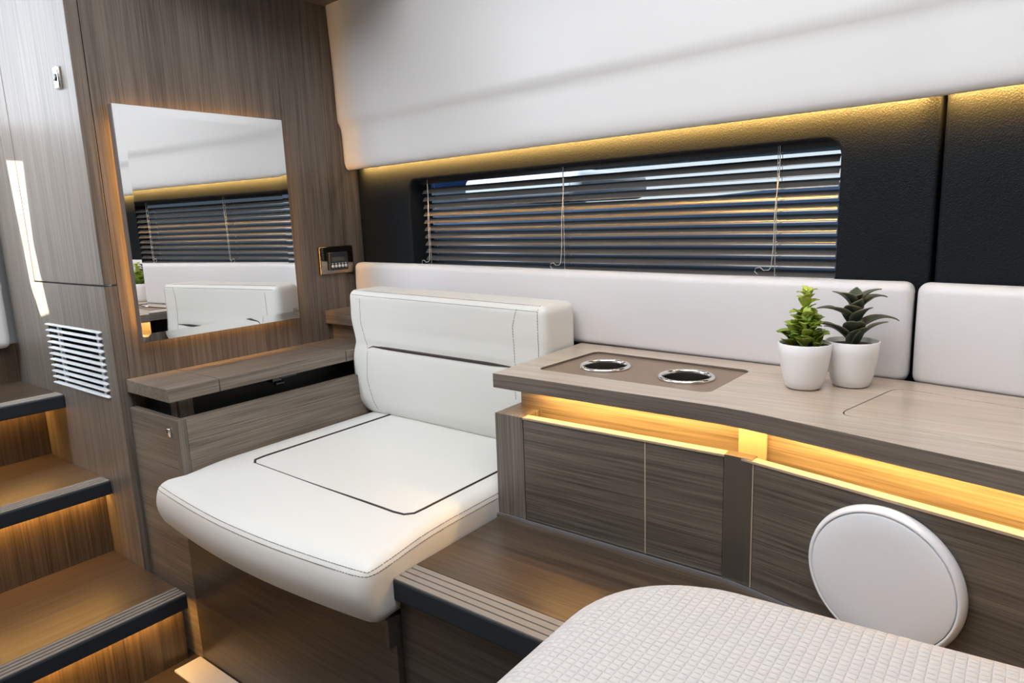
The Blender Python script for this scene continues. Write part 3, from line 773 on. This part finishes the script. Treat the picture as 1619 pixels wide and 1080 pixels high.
# the cover: concentric rounded plan outlines from the centre outward then over the edge
def outline(inset, n=None):
    rr = max(.02, .15-inset); x0_, y1_ = lo_.x+inset, hi_.y-inset
    pts = [(x0_, -.9)]
    k = int((y1_-rr+.9)/.004)
    pts = [(x0_, -.9+(y1_-rr+.9)*i/k) for i in range(k)]
    m_ = 60
    pts += [(x0_+rr-rr*math.cos(math.pi/2*i/m_), y1_-rr+rr*math.sin(math.pi/2*i/m_)) for i in range(m_)]
    k = 300; pts += [(x0_+rr+(hi_.x-x0_-rr)*i/k, y1_) for i in range(k+1)]
    return pts
bm = bmesh.new()
# flat middle as fine grid with the edge roll: use a signed distance to the rounded outline
def sdf(x, y):
    rr = .15; qx = (lo_.x+rr)-x; qy = y-(hi_.y-rr)
    if qx > 0 and qy > 0: return rr-math.hypot(qx, qy)
    return min(x-lo_.x, hi_.y-y)
nr = []
g = .0062
XS = [lo_.x+RR*0+.0+i*g for i in range(int((hi_.x-lo_.x)/g)+1)]; YSs = [hi_.y-i*g for i in range(int((hi_.y+.10)/g)+1)]
grid = {}
for i, x in enumerate(XS):
    for j, y in enumerate(YSs):
        s = sdf(x, y)
        if s < .0: continue
        z = hi_.z-(RR-math.sqrt(max(0, RR*RR-(RR-s)**2)) if s < RR else 0)
        if s > .0015: grid[i, j] = bm.verts.new((x, y+.078*max(0, x+.27), z))
for (i, j), v_ in list(grid.items()):
    q = [grid.get(k) for k in ((i, j), (i+1, j), (i+1, j+1), (i, j+1))]
    if all(q): bm.faces.new(q)
obj('quilted_cover', bm, quilt, bd, smooth=True, label='cream cover with small woven squares')
bm = bmesh.new()
ol = [p for k, p in enumerate(outline(.0)) if k % 6 == 0 or k > len(outline(.0))-2]
ol = [p for p in ol if p[1] > -.10]; ol = ol+[(hi_.x, -.10), ]
oc = [(p[0], p[1]+(.078*max(0, p[0]+.27) if p[1] > 0 else 0)) for p in ol]
prism(bm, oc, [], .43, hi_.z-RR+.008, MC); obj('mattress', bm, quilt, bd, label='cream mattress side')
obj('bed_base', B(lo_.x+.03, hi_.x, -.08, .68, 0, .43), cx_, bd)
# quilting relief
nt = quilt.node_tree; b = nt.nodes['Principled BSDF']; N = nt.nodes.new; L_ = nt.links.new
tc = N('ShaderNodeTexCoord'); sep = N('ShaderNodeSeparateXYZ'); L_(tc.outputs['Object'], sep.inputs[0])
outs = []
for ax, per in (('X', .0092), ('Y', .0075)):
    a = N('ShaderNodeMath'); a.operation = 'MULTIPLY'; L_(sep.outputs[ax], a.inputs[0]); a.inputs[1].default_value = math.pi/per
    s2 = N('ShaderNodeMath'); s2.operation = 'SINE'; L_(a.outputs[0], s2.inputs[0]); ab = N('ShaderNodeMath'); ab.operation = 'ABSOLUTE'; L_(s2.outputs[0], ab.inputs[0])
    pw = N('ShaderNodeMath'); pw.operation = 'POWER'; L_(ab.outputs[0], pw.inputs[0]); pw.inputs[1].default_value = .45; outs.append(pw.outputs[0])
mu = N('ShaderNodeMath'); mu.operation = 'MULTIPLY'; L_(outs[0], mu.inputs[0]); L_(outs[1], mu.inputs[1])
nz = N('ShaderNodeTexNoise'); nz.inputs['Scale'].default_value = 160; L_(tc.outputs['Object'], nz.inputs['Vector'])
ad = N('ShaderNodeMath'); ad.operation = 'MULTIPLY_ADD'; L_(nz.outputs['Fac'], ad.inputs[0]); ad.inputs[1].default_value = .5; L_(mu.outputs[0], ad.inputs[2])
bp = N('ShaderNodeBump'); bp.inputs['Strength'].default_value = .9; bp.inputs['Distance'].default_value = .0017; L_(ad.outputs[0], bp.inputs['Height']); L_(bp.outputs['Normal'], b.inputs['Normal'])

# ================================================================== OUTSIDE the window
def boat():
    t = thing('moored_boat', 'white moored motorboat with a blue canopy seen through the blind', 'boat', (-3.2, 4.2, 0))
    bm = bmesh.new()
    for k, (z, w_) in enumerate(((.4, .55), (.9, .8), (1.22, .86), (1.27, .84))): pass
    secs = []
    for x in [-6.2, -5.4, -4.4, -3.4, -2.4, -1.6, -1.0, -.6]:
        fw = 1-sm(-2.6, -.4, x); w_ = .12+.75*fw; y0_ = 4.4
        secs.append([bm.verts.new((x, y0_+a*w_, z)) for a, z in ((-.35, .25), (-.8, .55), (-1, .95+.1*(1-fw)), (-.97, 1.02+.12*(1-fw)), (.97, 1.02+.12*(1-fw)), (1, .95), (.8, .55), (.35, .25))])
    for a, b_ in zip(secs, secs[1:]):
        for k in range(8): bm.faces.new([a[k], a[(k+1) % 8], b_[(k+1) % 8], b_[k]])
    bm.faces.new(secs[0]); bm.faces.new(secs[-1]); obj('hull', bm, simple('navy_gelcoat', (.03, .045, .07), .2), t, smooth='auto')
    obj('canopy', rbox((-5.3, 3.8, 1.25), (-3.6, 4.95, 1.65), .12, (6, 4, 4)), simple('blue_canvas', (.03, .10, .26), .8), t, smooth=True)
    obj('cabin', rbox((-3.4, 3.85, 1.10), (-2.4, 4.9, 1.30), .08, (6, 4, 3)), simple('pale_gelcoat', (.4, .4, .4), .4), t, smooth=True)
boat()
q = obj('quay_wall', B(-9, 5, 6.8, 7.2, .0, 2.6), simple('dark_blue_grey_quay', (.018, .030, .045), .7)); tag(q, 'dark quay wall far behind the blind slats', 'wall')
sh_ = thing('boat_shed', 'pale quayside shed with a dark roof glimpsed between upper slats', 'building', (-2.1, 6.0, 0))
obj('walls', B(-3.4, -.9, 5.6, 6.4, 0, 1.55), simple('pale_render', (.36, .35, .33), .8), sh_)
obj('roof', prism(bmesh.new(), [(5.5, 1.55), (6.5, 1.55), (6.0, 2.0)], [], -3.6, -.7, lambda a, b_, d: (d, a, b_)), simple('dark_roof', (.03, .03, .035), .8), sh_)
sea = tag(obj('harbour_water', B(-12, 8, 1.75, 5.4, .0, .24), simple('dark_water', (.01, .025, .04), .08)), 'dark harbour water outside the window', 'water')
